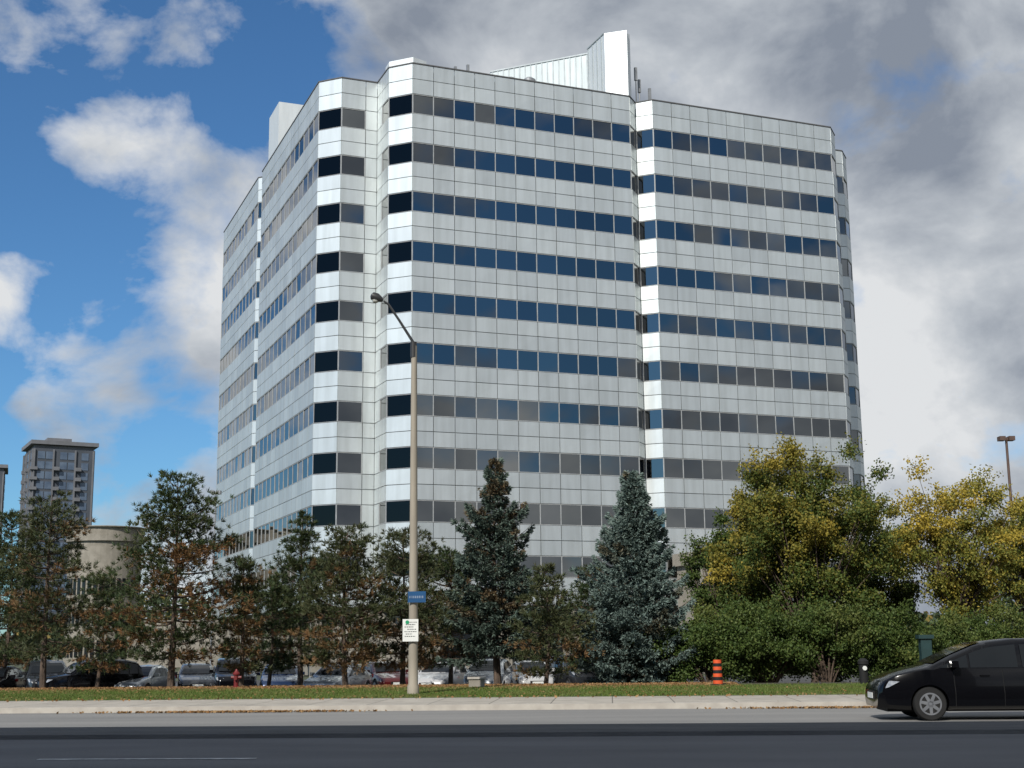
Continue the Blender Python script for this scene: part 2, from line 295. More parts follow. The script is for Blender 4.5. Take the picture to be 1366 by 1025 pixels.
for i in range(n):
    p0=Vector(pts[i]); p1=Vector(pts[(i+1)%n]); L=(p1-p0).length; d=(p1-p0)/L; nn=Vector((d.y,-d.x))
    W=win.get(i)
    def Q(s,o,z): q=p0+d*s+nn*o; return (q.x,q.y,z)
    def panel(s0,s1,z0,z1,g=.025,dep=.1):
        ty=random.gauss(0,.004)
        a=[Q(s0+g,ty,z0+g),Q(s1-g,-ty,z0+g),Q(s1-g,ty*.5,z1-g),Q(s0+g,-ty*.5,z1-g)]; b_=[Q(s0+g,-dep,z0+g),Q(s1-g,-dep,z0+g),Q(s1-g,-dep,z1-g),Q(s0+g,-dep,z1-g)]
        clad.add(a+b_,[(0,1,2,3),(0,4,5,1),(1,5,6,2),(2,6,7,3),(3,7,4,0)])
    if isinstance(W,tuple):
        cols=[(0,W[0])] if W[0]>0 else []
        cols+=[W]
        if W[1]<L-.01: cols+=[(W[1],L)]
        wc=[W]
    else:
        nc=max(1,round(L/1.62)); cols=[(L*j/nc,L*(j+1)/nc) for j in range(nc)]; wc=cols
    for a,c in cols:
        rows=[(Z0,Z0+.98),(Z0+.98,WB)]
        for k in range(10):
            top=WB+FL*k+WH; nx_=WB+FL*(k+1) if k<9 else ZR
            mid=(top+nx_)/2; rows+=[(top,mid),(mid,nx_)]
            if (a,c) not in wc: rows.append((WB+FL*k,WB+FL*k+WH))
        for z0,z1 in rows: panel(a,c,z0,z1)
    vis = i in (0,3,4,5,6,7,8,10,11,12)
    for k in range(10):
        z0=WB+FL*k; z1=z0+WH
        g=MB() if vis else rest; mm=MB() if vis else restm
        s0=wc[0][0]; s1=wc[-1][1]
        for a,c in wc:
            tx,tz=random.gauss(0,.009),random.gauss(0,.009)
            def Qg(s,z): return Q(s,-.06+tx*(s-(a+c)/2)+tz*(z-(z0+z1)/2),z)
            g.add([Qg(a+.03,z0+.03),Qg(c-.03,z0+.03),Qg(c-.03,z1-.03),Qg(a+.03,z1-.03)],[(0,1,2,3)])
        xs=[s0+.03]+[c for a,c in wc[:-1]]+[s1-.03]
        def mbox(a,c,z0_,z1_,o0=-.1,o1=-.02):
            v=[Q(s,o,z) for z in (z0_,z1_) for s,o in ((a,o0),(c,o0),(c,o1),(a,o1))]
            mm.add(v,[(0,3,2,1),(4,5,6,7),(0,1,5,4),(1,2,6,5),(2,3,7,6),(3,0,4,7)])
        for x_ in xs: mbox(x_-.03,x_+.03,z0+.05,z1-.05)
        mbox(s0+.01,s1-.01,z0+.005,z0+.05); mbox(s0+.01,s1-.01,z1-.05,z1-.005)
        if vis:
            go=g.build('ribbon_window' if len(wc)>1 else 'window',M['glass_darkrefl'] if i in (4,7) else M['glass'],bld); mm.build('window_frame',M['joint'] if i in (4,7) else M['mullion'],go)
    v=[Q(s,o,z) for z in (ZR+.002,ZR+.09) for s,o in ((-.02,-.35),(L+.02,-.35),(L+.02,.04),(-.02,.04))]
    cop.add(v,[(0,3,2,1),(4,5,6,7),(0,1,5,4),(1,2,6,5),(2,3,7,6),(3,0,4,7)])
clad.build('cladding',M['panel'],bld); cop.build('roof_coping',M['coping'],bld)
r_=rest.build('window',M['glass'],bld); tag(r_,kind='stuff'); r2=restm.build('window_frame',M['mullion'],bld); tag(r2,kind='stuff')
gp=[(-3.7,45),(-3.7,6),(.5,1.8),(35.5,1.8),(39.8,6),(39.8,45)]
MB().prism(gp,0,Z0+.05).build('ground_floor_wall',M['stone'],bld)
for a in np.arange(3,34,5.3): MB().box(a,1.7,1.0,a+3.6,1.85,4.0).build('ground_floor_window',M['dkglass'],bld)
for bb in np.arange(8,43,5.3): MB().box(-3.8,bb,1.0,-3.65,bb+3.6,4.0).build('ground_floor_window',M['dkglass'],bld)
for a in np.arange(1.5,37,5.3): MB().box(a,.35,0,a+.7,1.05,Z0+.02).build('column',M['stone'],bld)
for bb in np.arange(6.5,46,5.3): MB().box(-5.2,bb,0,-4.5,bb+.7,Z0+.02).build('column',M['stone'],bld)
b=MB(); b.box(20.3,-4,0,21.1,-.3,7.6); b.box(25.3,-4,0,26.1,-.3,7.6); b.box(20.0,-4.2,7.6,26.4,-.2,8.5); b.build('entrance_portal',M['stone'],bld)
def wallpoly(poly,z0,z1,name,m):
    return MB().prism(poly,z0,z1).build(name,m,bld)
PH=49.0-BZ
ph=wallpoly([(17.1,5.3),(17.1,14),(11,18),(10.6,11.8)],ZR-.35,PH,'penthouse',M['ribbed'])
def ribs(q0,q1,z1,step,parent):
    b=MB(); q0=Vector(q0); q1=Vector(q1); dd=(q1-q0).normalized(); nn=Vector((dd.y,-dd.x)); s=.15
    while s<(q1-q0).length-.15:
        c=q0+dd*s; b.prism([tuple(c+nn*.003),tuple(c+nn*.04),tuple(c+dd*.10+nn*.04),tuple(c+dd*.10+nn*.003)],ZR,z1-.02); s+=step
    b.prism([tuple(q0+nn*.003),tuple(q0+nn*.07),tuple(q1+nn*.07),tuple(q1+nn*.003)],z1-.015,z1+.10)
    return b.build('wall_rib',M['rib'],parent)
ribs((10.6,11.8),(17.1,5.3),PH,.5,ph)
tw=wallpoly([(16.6,5.2),(16.6,2.0),(18.0,.85),(18.25,1.3),(18.6,1.5),(18.6,5.2)],ZR-.35,49.2-BZ,'roof_tower',M['fin'])
ribs((16.6,5.2),(16.6,2.1),49.2-BZ,.8,tw)
wallpoly([(-4.5,25.4),(-2.1,25.4),(-2.1,30),(-4.1,30),(-4.5,29.6)],ZR-.35,49.5-BZ,'stair_tower',M['fin'])
wallpoly([(-1.35,1.5),(.06,.09),(1.2,.5),(1.2,2.6),(-1.3,2.6)],ZR-.3,ZR+.55,'roof_box',M['fin'])
for a,bb,s,h in ((8.5,2,.45,1.3),(10.3,2.6,.5,1.8),(6.2,1.8,.3,.9),(14,1.5,.3,.7)):
    MB().lathe([(s*.6,0),(s*.6,h*.6),(s,h*.62),(s,h*.9),(s*.5,h)],(a,bb,ZR-.3),12).build('roof_vent',M['grey'],bld,True)
for a,bb,h in ((19.4,2.2,3.6),(19.9,2.6,2.8),(20.5,2.0,1.9),(4,2,1.2),(5,2,1.5),(12.5,2,1.0)):
    MB().tube([(a,bb,ZR-.3),(a,bb,ZR+h-.6)],.05,6).box(a-.1,bb-.1,ZR+h-1.1,a+.1,bb+.1,ZR+h).build('antenna',M['grey'],bld)
# ---------------------------------------------------------------- distant buildings
def far_tower(xp0,xp1,yt,Y,label,rz,name='apartment_tower',floors=20):
    w_=(at(xp1,700,Y).x-at(xp0,700,Y).x)/(math.cos(rz)+math.sin(rz))/1.05; xc=at((xp0+xp1)/2,700,Y+w_*.4).x; H=at((xp0+xp1)/2,yt,Y).z+.7
    r=thing(name,label,'apartment tower',(xc,Y+w_*.4,-.7),rz,None)
    h=w_/2; MB().box(-h,-h,0,h,h,H*.95).build('wall',M['tower'],r)
    b=MB(); b.box(-h*.96,-h*.96,H*.95,h*.96,h*.96,H*.965); b.box(-h*1.10,-h*1.10,H*.967,h*1.10,h*1.10,H*.985); b.box(-h*.5,-h*.5,H*.985,h*.3,h*.3,H*1.01); b.build('cornice',M['towerc'],r)
    fh=H*.94/floors; cnt=0; rb=MB()
    for k in range(floors-1,3,-1):
        z=k*fh
        for s in (-.86,-.60,-.14,.12,.56):
            for q in range(2):
                bx=(s*h,-h-.12,z+fh*.15,s*h+.23*h,-h+.3,z+fh*.88) if q==0 else (-h-.12,s*h,z+fh*.15,-h+.3,s*h+.23*h,z+fh*.88)
                if cnt<99: MB().box(*bx).build('window',M['towerg'],r); cnt+=1
                else: rb.box(*bx)
            rb.box(h-.3,s*h,z+fh*.15,h+.12,s*h+.23*h,z+fh*.88)
    tag(rb.build('window',M['towerg'],r),kind='stuff')
    for k in range(floors-2,5,-1):
        for s in (-.34,.37):
            MB().box(s*h,-h-1.3,k*fh,(s+.18)*h,-h-.02,k*fh+fh*.35).build('balcony',M['towerc'],r)
            MB().box(-h-1.3,s*h,k*fh,-h-.02,(s+.18)*h,k*fh+fh*.35).build('balcony',M['towerc'],r)
        MB().box(-h-.9,-h-.9,k*fh,-h*.86,-h-.02,k*fh+fh*.3).build('balcony',M['towerc'],r)
    for s in (-1.0,-.38,.33,.92):
        MB().box(s*h,-h-.5,0,s*h+.05*h,-h-.01,H*.945).build('pilaster',M['towerc'],r)
        MB().box(-h-.5,s*h,0,-h-.01,s*h+.05*h,H*.945).build('pilaster',M['towerc'],r)
    return r
far_tower(18,131,586,420,'tall dark grey apartment tower with balconies and overhanging flat cornice at far left',R(28))
far_tower(-80,13,616,520,'sliver of a second apartment tower cut by the left picture edge',R(20),floors=22)
q=at(142,700,150); r=thing('low_building','low curved beige concrete building behind the left pines','building',(q.x,150,-.7)); H=at(142,700,145).z+.7
MB().lathe([(3.9,0),(3.9,H-1.6),(4.2,H-1.6),(4.2,H-.9),(4.0,H-.9),(4.0,H-.1),(4.3,H-.1),(4.3,H)],(0,0,0),40).build('wall',M['stone'],r)
for k in range(3):
    for j in range(20):
        t_=R(180+j*9+1); t2=t_+R(5)
        MB().prism([(3.8*math.cos(t_),3.8*math.sin(t_)),(4.0*math.cos(t_),4.0*math.sin(t_)),(4.0*math.cos(t2),4.0*math.sin(t2)),(3.8*math.cos(t2),3.8*math.sin(t2))],1.2+k*3.3,2.9+k*3.3).build('window',M['dkglass'],r)
MB().box(3,-2,0,16,6,5.0).build('wing',M['stone'],r)
r=thing('shadow_block','unseen plain grey block added behind the viewer to cast the near road shadow','office building',(-18,-12.5,-.03))  # unseen, added and sized so its shadow falls across the near lanes
MB().box(-36,-16,0,34,0,34.0).build('wall',M['office'],r)
for k in range(9):
    MB().box(-35,-.05,1.5+3.7*k,33,.06,3.1+3.7*k).build('window',M['towerg'],r)  # window bands of the added unseen shadow block
N=60000; xx=rng.uniform(-230,320,N); hh=7+3*np.sin(xx*.09)+2*np.sin(xx*.31+1)+1.2*np.sin(xx*.9); zz=hh*rng.random(N)**.7-.7; yy=rng.uniform(225,245,N)
tag(leaves('distant_trees',np.stack([xx,yy,zz],1),rng.normal(size=(N,3)),1.1,.8,(rng.random(N)<.12)*1.0,L_far),'far line of trees along the horizon','trees',kind='stuff')
# ---------------------------------------------------------------- trees
def ppm(Y): return F/(Y*math.cos(P))
def needles(C,O,n,ln,w,tone,spread=.9):
    K=len(C); D=np.repeat(O,n,0)+rng.normal(size=(K*n,3))*spread; D/=np.linalg.norm(D,axis=1,keepdims=True)
    l=rng.uniform(.7,1.2,K*n)*ln; Cn=np.repeat(C,n,0)+D*l[:,None]*.5
    return Cn,D,l,np.full(K*n,w),np.repeat(tone,n)
def conifer(xp,Y,yt,yb,Rp,label,kind='pine',brown=.2,dens=1.0,m=None,brownside=0,name='pine_tree',group=None,open_=.0,pw=.5):
    base=at(xp,900,Y); X=base.x; z0=gz(X,Y); H=at(xp,yt,Y).z-z0; cb=max(.35,at(xp,yb,Y).z-z0); Rr=Rp/ppm(Y)
    root=thing(name,label,'tree',(X,Y,z0),0,group)
    lean=(random.uniform(-.25,.25),random.uniform(-.2,.2))
    def tp(z): f=z/H; return Vector((lean[0]*math.sin(f*3),lean[1]*f*math.sin(f*4),z))
    tr=MB(); rt=.028*H*.5+.03; zs=np.linspace(-.1,H*.98,10); tr.tube([tp(z) for z in zs],[max(.015,rt*(1-z/H*.95)) for z in zs],8)
    Cs=[];Os=[];Ts=[]
    sect=[random.uniform(.75,1.2) for _ in range(7)]
    secf=lambda az: sect[int((az%6.2832)/6.2832*7)%7]
    if kind=='pine':
        z=cb; Rr*=1.5
        while z<H-.15:
            tt=(z-cb)/(H-cb); pr=(1-tt)**pw*(.65+.35*min(1,tt*4)); wz=random.uniform(.70,1.14)
            nb=random.randint(4,6) if tt<.85 else 3; az0=random.uniform(0,6.28)
            for q in range(nb):
                if random.random()<open_: continue
                az=az0+q*6.28/nb+random.uniform(-.4,.4); ln=Rr*pr*wz*random.uniform(.62,1.14)*secf(az)+.12; el=-.10+.60*tt+random.uniform(-.15,.2)
                p=tp(z+random.uniform(-.1,.1)); seg=[p]; st=5
                for s in range(st):
                    e=el+.12*s-.1; p=p+Vector((math.cos(az)*math.cos(e),math.sin(az)*math.cos(e),math.sin(e)))*ln/st; az+=random.uniform(-.12,.12); seg.append(p)
                tr.tube(seg,[max(.008,(.012+.012*ln)*(1-s/st*.8)) for s in range(st+1)],4,False)
                nt_=int((6+16*ln)*dens)
                bt=1.0 if random.random()<brown*(1.9-2.1*tt) else 0.0
                if brownside and math.cos(az)*brownside>0 and tt<.6 and random.random()<.5: bt=1.0
                for s in range(nt_):
                    f=random.uniform(.22,1.03)**.85; fi=min(st-1e-3,f*st); i=int(fi); c=seg[i].lerp(seg[i+1],fi-i)
                    sd_=(1.1-f*.55)*.32*ln**.6; c=c+Vector((random.gauss(0,sd_),random.gauss(0,sd_),random.gauss(0.0,sd_*.28)))
                    o=(c-tp(z)).normalized()+Vector((0,0,.45)); Cs.append(c); Os.append(o.normalized()); Ts.append(bt*random.uniform(.5,1) if (f<.9 and bt) else random.uniform(0,.15))
            z+=random.uniform(.30,.46)
        Cn,D,l,wv,tn=needles(np.array(Cs),np.array(Os),15,.21,.028,np.array(Ts),.6)
    else:
        z=cb; Rr*=1.42
        while z<H-.08:
            tt=(z-cb)/(H-cb); pr=(1-tt)**.85*(.66+.34*min(1,tt*5)); nb=9 if tt<.7 else 6; az0=random.uniform(0,6.28); wz=random.uniform(.82,1.12)
            for q in range(nb):
                if random.random()<open_: continue
                az=az0+q*6.28/nb+random.uniform(-.25,.25); ln=Rr*pr*wz*secf(az+z*.8)*random.choice((random.uniform(.9,1.15),random.uniform(.6,.95)))+.10; el=(-.22+.9*tt)+random.uniform(-.12,.12)
                p=tp(z); seg=[p]; st=5
                for s in range(st):
                    e=el+.16*(s-1); p=p+Vector((math.cos(az)*math.cos(e),math.sin(az)*math.cos(e),math.sin(e)))*ln/st; seg.append(p)
                tr.tube(seg,[max(.006,(.01+.01*ln)*(1-s/st*.8)) for s in range(st+1)],4,False)
                bt=1.0 if random.random()<brown*(.4+1.2*tt) else 0.0
                for s in range(int((8+32*ln)*dens)):
                    f=random.uniform(.12,1.02)**.8; fi=min(st-1e-3,f*st); i=int(fi); c=seg[i].lerp(seg[i+1],fi-i)
                    lat=random.gauss(0,.24*ln**.5*(1.1-f*.8)); c=c+Vector((-math.sin(az)*lat,math.cos(az)*lat,-abs(random.gauss(0,.09))-abs(lat)*.25))
                    dr=Vector((math.cos(az)-math.sin(az)*lat*2.2,math.sin(az)+math.cos(az)*lat*2.2,-.05)).normalized()
                    Cs.append(c); Os.append(dr); Ts.append(max(bt*random.uniform(.4,1),random.uniform(.3,.8) if f<.3 else random.uniform(0,.1)))
            z+=random.uniform(.18,.30)
        Cn,D,l,wv,tn=needles(np.array(Cs),np.array(Os),8,.18,.048,np.array(Ts),.40)
    tr.build('trunk',M['bark'],root,True)
    leaves('crown',Cn,D,l,wv,tn,m,root)
    return root
def broadleaf(xp,Y,yt,yb,Rp,label,m,ncl=70,leaf=.10,yellow=.3,trunk=True,name='deciduous_tree',cat='tree',group=None,per=420,depth=.85,side=0):
    base=at(xp,900,Y); X=base.x; z0=gz(X,Y); H=at(xp,yt,Y).z-z0; cb=max(0.0,at(xp,yb,Y).z-z0); Rr=Rp/ppm(Y)
    root=thing(name,label,cat,(X,Y,z0),0,group); tr=MB(); cz=(H+cb)/2; hz=(H-cb)/2
    cl=[]
    lobes=[(Vector((random.uniform(-.45,.45)*Rr,random.uniform(-.4,.4)*Rr,cz+random.uniform(-.4,.25)*hz)),random.uniform(.5,.72)) for _ in range(6)]+[(Vector((0,0,cz-.05*hz)),.92)]*2
    while len(cl)<ncl:
        c0,sc=random.choice(lobes); d=Vector((random.gauss(0,1),random.gauss(0,1),random.gauss(0,1))).normalized()*random.uniform(.3,1)**.6
        c=Vector((c0.x+d.x*Rr*sc,c0.y+d.y*Rr*sc*depth,c0.z+d.z*hz*sc))
        if c.z>H-.25 or c.z<cb-.05: continue
        cl.append(c)
    if trunk:
        tr.tube([(0,0,-.1),(.05,.03,cb*.5),(0,.05,max(.6,cb))],[.2,.16,.13],8)
        fork=Vector((0,.05,max(.6,cb)*.95))
    else: fork=Vector((0,0,-.05))
    for c in cl[::2 if trunk else 3]:
        mid=fork.lerp(c,.5)+Vector((random.uniform(-.2,.2),random.uniform(-.2,.2),.25)); tr.tube([fork,fork.lerp(mid,.5)+Vector((0,0,.1)),mid,c],[.055,.04,.026,.008],4,False)
    tr.build('trunk' if trunk else 'stems',M['bark'],root,True)
    Cs=[];Ts=[]; ph=random.uniform(0,6)
    for c in cl:
        rel=(c.z-cb)/(H-cb); patch=.5+.5*math.sin(c.x*1.5+ph)*math.cos(c.z*1.3+c.y+ph*2)
        v=patch*.45+rel*.65+side*c.x/Rr*.3+random.gauss(0,.16)-(1.10-yellow)
        base_t=min(.85,max(.05+.15*yellow,.42+2.0*v))+random.gauss(0,.08)
        k=int(per*random.uniform(.6,1.3)); r=random.uniform(.24,.44)*(.6+.22*Rr)
        g=rng.normal(size=(k,3)); g/=np.linalg.norm(g,axis=1,keepdims=True); g*= (rng.random(k)**.5)[:,None]*r*np.array([1.15,1.15,.8])*rng.uniform(.8,1.5,(k,1)); Cs.append(g+np.array(c))
        Ts.append(np.clip(base_t+rng.normal(size=k)*.28*(.3+yellow),0,1))
        o=(c-Vector((0,0,cz))).normalized()
        for _ in range(3):
            dv=(o+Vector((random.gauss(0,.5),random.gauss(0,.5),random.uniform(-.2,.7)))).normalized(); ks=26; s=rng.random(ks)*r*1.8
            Cs.append(np.array(c)+np.array(dv)*s[:,None]+rng.normal(size=(ks,3))*.09); Ts.append(np.clip(base_t+.15*yellow+rng.normal(size=ks)*.15,0,1))
    C=np.concatenate(Cs); T=np.concatenate(Ts); C[:,2]=np.maximum(C[:,2],.03); N=len(C)
    leaves('crown' if trunk else 'foliage',C,rng.normal(size=(N,3))+[0,0,-.3],rng.uniform(.7,1.2,N)*leaf*1.25,leaf*.8,T,m,root)
    return root
G='pines and spruces planted along the verge'
conifer(58,50,655,868,58,'sparse dull green pine at the far left with a bare lower trunk',brown=.30,m=L_pine2,group=G,open_=.25,dens=.85)
conifer(228,49,635,872,84,'largest dark green pine left of the office building with brown inner needles',brown=.12,brownside=1,dens=1.0,m=L_pine,group=G,pw=.62)
conifer(322,50,742,890,24,'small thin reddish young pine right of the big pine',brown=.45,dens=.8,m=L_pine2,group=G)
conifer(402,60,688,885,50,'dark green pine in front of the left corner of the office building',brown=.03,dens=1.05,m=L_pine,group=G,pw=.7)
conifer(462,51,706,886,58,'browning pine left of the street lamp',brown=.34,dens=.95,m=L_pine2,group=G)
conifer(536,54,710,884,60,'bushy pine directly behind the street lamp',brown=.25,dens=1.0,m=L_pine2,group=G)
conifer(600,59,738,884,50,'dark low pine between the lamp and the tall spruce',brown=.2,dens=1.0,m=L_pine,group=G)
conifer(665,53,610,862,66,'tall open green spruce with a brown cone laden top',kind='spruce',brown=.28,m=L_spr2,name='spruce_tree',group=G,dens=.95,open_=.22)
conifer(727,49,758,898,36,'short olive pine between the two tall spruces',brown=.2,dens=1.0,m=L_pine2,group=G)
conifer(845,50,625,905,80,'wide silvery blue spruce right of the short pine',kind='spruce',brown=.02,m=L_spr,name='spruce_tree',group=G,dens=1.1,open_=.03)
conifer(2,64,685,885,50,'dark pine behind the sparse pine at the left edge',brown=.1,dens=1.0,m=L_pine,group=G)
conifer(128,60,765,888,38,'low dark pine between the two left pines',brown=.2,dens=1.0,m=L_pine,group=G)
conifer(356,56,775,890,36,'short green pine behind the thin reddish pine',brown=.1,dens=1.0,m=L_pine,group=G)
conifer(790,63,760,890,42,'dark pine behind the silvery spruce',brown=.1,dens=1.0,m=L_pine,group=G)
G='broadleaf trees on the right'
broadleaf(962,63,668,870,52,'dark green tree at the left end of the right hand trees',L_bush,75,.10,.1,group=G,per=330)
broadleaf(1012,57,636,850,70,'yellow green tree overlapping the left side of the large tree',L_dec,85,.10,.45,group=G,per=340)
broadleaf(1086,55,562,870,112,'large broadleaf tree with yellowing top in front of the right facade',L_dec,200,.10,.38,group=G,per=340,side=-1)
broadleaf(1172,60,655,870,80,'green broadleaf tree between the large tree and the yellow tree',L_dec,90,.10,.15,group=G,per=350)
broadleaf(1284,57,578,835,98,'bright yellow autumn tree near the right edge',L_yel,115,.10,.52,group=G,per=220)
broadleaf(1385,60,640,840,70,'yellow green tree cut by the right picture edge',L_yel,70,.10,.40,group=G,per=280)
G='leafy shrubs along the verge'
for i,(xp,Y,yt,Rp,lb) in enumerate([(885,50.5,832,50,'low green shrub beside the silvery blue spruce'),(945,48.2,804,68,'rounded green shrub behind the orange marker'),(1025,48.8,790,76,'tall dense green shrub right of the orange marker'),(1105,48.3,796,74,'broad green shrub below the large yellowing tree'),(1180,49,802,70,'green shrub behind the small black post'),(1252,50.5,812,68,'green shrub behind the teal box'),(1325,51.5,806,70,'green shrub behind the black car'),(1400,52,806,60,'green shrub at the right picture edge')]):
    broadleaf(xp,Y,yt,914,Rp,lb,L_bush,85,.08,.16,trunk=False,name='shrub',cat='shrub',group=G,per=380,depth=.7)
# ---------------------------------------------------------------- street lamp + signs
b0=at(551,930,39.6); X,Y=b0.x,39.6; z0=gz(X,Y)
r=thing('street_lamp','tall tan street lamp post with curved arm and cobra head leaning left','street lamp',(X,Y,z0))
hp=at(547,462,Y).z-z0
MB().lathe([(.17,-.05),(.17,.25),(.14,.3),(.135,1),(.085,hp)],(0,0,0),14).build('pole',M['polec'],r,True)
e=at(512,402,Y); hx=e.x-X; hzz=e.z-z0; p0=Vector((0,0,hp-.25))
MB().tube([p0,(-.02,0,hp+.1),(hx*.5,0,hp+(hzz-hp)*.58),(hx*.85,0,hp+(hzz-hp)*.93),(hx,0,hzz)],[.05,.045,.038,.034,.032],8).build('arm',M['poled'],r,True)
MB().tube([(-.02,0,hp-.35),(-.02,0,hp+.12)],.10,10).build('bracket',M['poled'],r,True)
h=MB(); a_=at(511,401,Y); c_=at(495,394,Y); v0=Vector((a_.x-X,0,a_.z-z0)); v1=Vector((c_.x-X,0,c_.z-z0))
h.tube([v0,v0.lerp(v1,.15),v0.lerp(v1,.5),v0.lerp(v1,.9),v1],[.04,.08,.14,.12,.05],10)
ho=h.build('lamp_head',M['poled'],r,True)
MB().lathe([(.03,-.12),(.09,-.09),(.11,-.03)],tuple(v0.lerp(v1,.62)+Vector((0,0,-.06))),10).build('lamp_lens',M['lens'],ho,True)
def sign(name,label,x0,y0,x1,y1,Y,m,offs=-.2):
    a=at(x0,y1,Y+offs); c=at(x1,y0,Y+offs)
    o=thing(name,label,'sign',((a.x+c.x)/2,Y+offs,a.z)); w_=c.x-a.x; h_=c.z-a.z
    pl=MB().box(-w_/2,0,0,w_/2,.02,h_).build('sign_plate',m,o); return o,pl,w_,h_
o,pl,w_,h_=sign('notice_sign','white notice sign with green circle strapped to the lamp post',537,826,558,856,39.6,M['white'])
MB().lathe([(.055,-.004),(.055,0)],(-w_*.2,-.003,h_*.86),16,'y').build('green_circle',M['green'],pl)
b=MB()
for i,(a1,a2) in enumerate([(-.05,.4),(-.3,.3),(-.38,.2),(-.2,.36),(-.38,.38),(-.3,.1),(-.36,.3)]):
    z=h_*(.86-.105*i); xq=a1*w_
    while xq<a2*w_:
        l=random.uniform(.02,.06); b.box(xq,-.006,z-.010,min(xq+l,a2*w_),-.002,z+.010); xq+=l+.018
b.build('lettering',M['ink'],pl)
b=MB(); b.tube([(0,.02,h_*.2),(0,.2,h_*.2)],.02,6); b.tube([(0,.02,h_*.8),(0,.2,h_*.8)],.02,6); b.build('bracket',M['grey'],o)
o,pl,w_,h_=sign('street_name_sign','small blue street name sign mounted on the lamp post',544,789,568,804,39.6,M['blue'],-.19)
b=MB(); xq=-w_*.42
while xq<w_*.4:
    l=random.uniform(.015,.035); b.box(xq,-.006,h_*.38,xq+l,-.002,h_*.60); xq+=l+.022
b.build('lettering',M['pale'],pl)
MB().tube([(0,.02,h_*.5),(0,.19,h_*.5)],.02,6).build('bracket',M['grey'],o)
def lot_lamp(xp,yt,Y,label,m,two=True,sz=.5,pr=1):
    q=at(xp,yt,Y); z0=gz(q.x,Y); H=q.z-z0; r=thing('parking_lot_lamp',label,'street lamp',(q.x,Y,z0),0,'lamps in the parking lot')
    MB().lathe([(.16*pr,0),(.16*pr,.6),(.08*pr,.62),(.06*pr,H-.1)],(0,0,0),10).build('pole',m,r,True)
    b=MB()
    for s in ((-1,1) if two else (-1,)): b.box(min(.08*s,sz*s),-.2,H-.15,max(.08*s,sz*s),.2,H+.05)
    b.box(-.07,-.07,H-.12,.07,.07,H); b.build('lamp_head',m,r)
lot_lamp(1342,584,62,'brown flat headed lamp rising above the yellow tree at the right',M['brown'],sz=.35)
lot_lamp(288,656,80,'grey boxy lamp in front of the left facade',M['grey'],sz=.3,pr=.6)
lot_lamp(888,728,75,'grey lamp between the silvery spruce and the right hand trees',M['grey'],sz=.3,pr=.6)
# ---------------------------------------------------------------- small roadside things
q=at(958,916,43.5); z0=gz(q.x,q.y); r=thing('traffic_marker','orange and black striped traffic marker post on the grass','traffic marker',(q.x,q.y,z0))
MB().lathe([(.26,0),(.26,.05),(.17,.07)],(0,0,0),16).build('base',M['black'],r,True)
for i,mm in enumerate(('orange','black','orange','black','orange','black','orange')):
    z=.07+i*.105; MB().lathe([(.155-.004*i,z),(.153-.004*i,z+.104)],(0,0,0),16).build('band',M[mm],r,True)
q=at(636,918,44); z0=gz(q.x,q.y); r=thing('utility_box','small pale concrete utility box on the grass right of the lamp post','utility box',(q.x,q.y,z0))
MB().box(-.25,-.2,-.02,.25,.2,.28).build('base',M['stone'],r); MB().box(-.29,-.24,.28,.29,.24,.34).build('lid',M['kerb'],r)
q=at(315,914,46); z0=gz(q.x,q.y); r=thing('fire_hydrant','red fire hydrant on the grass below the thin young pine','fire hydrant',(q.x,q.y,z0))
MB().lathe([(.13,0),(.13,.05),(.08,.07),(.08,.42),(.12,.44),(.12,.48),(.08,.52),(.04,.58),(.03,.62)],(0,0,0),12).build('barrel',M['red'],r,True)
MB().tube([(-.17,0,.35),(.17,0,.35)],.045,8).build('hose_outlet',M['red'],r,True); MB().tube([(0,-.17,.32),(0,0,.32)],.06,8).build('pumper_outlet',M['red'],r,True)
q=at(1153,914,43.5); z0=gz(q.x,q.y); r=thing('bollard','small black post with pale round reflector in front of the shrubs','bollard',(q.x,q.y,z0))
MB().lathe([(.14,0),(.14,.6),(.17,.62),(.17,.72),(.08,.80)],(0,0,0),14).build('post',M['black'],r,True); MB().lathe([(.07,-.185),(.07,-.165)],(0,0,.5),12,'y').build('reflector',M['white'],r)
q=at(1237,905,44); z0=gz(q.x,q.y); H=at(1237,847,44).z-z0; r=thing('utility_cabinet','dark teal pedestal cabinet with a flat cap beside the black car','utility cabinet',(q.x,q.y,z0))
MB().box(-.17,-.14,0,.17,.14,H-.12).build('cabinet',M['teal'],r); MB().box(-.24,-.2,H-.12,.24,.2,H).build('cap',M['teal'],r); MB().box(-.13,-.15,H*.35,.13,-.142,H*.8).build('door_panel',M['teal'],r)
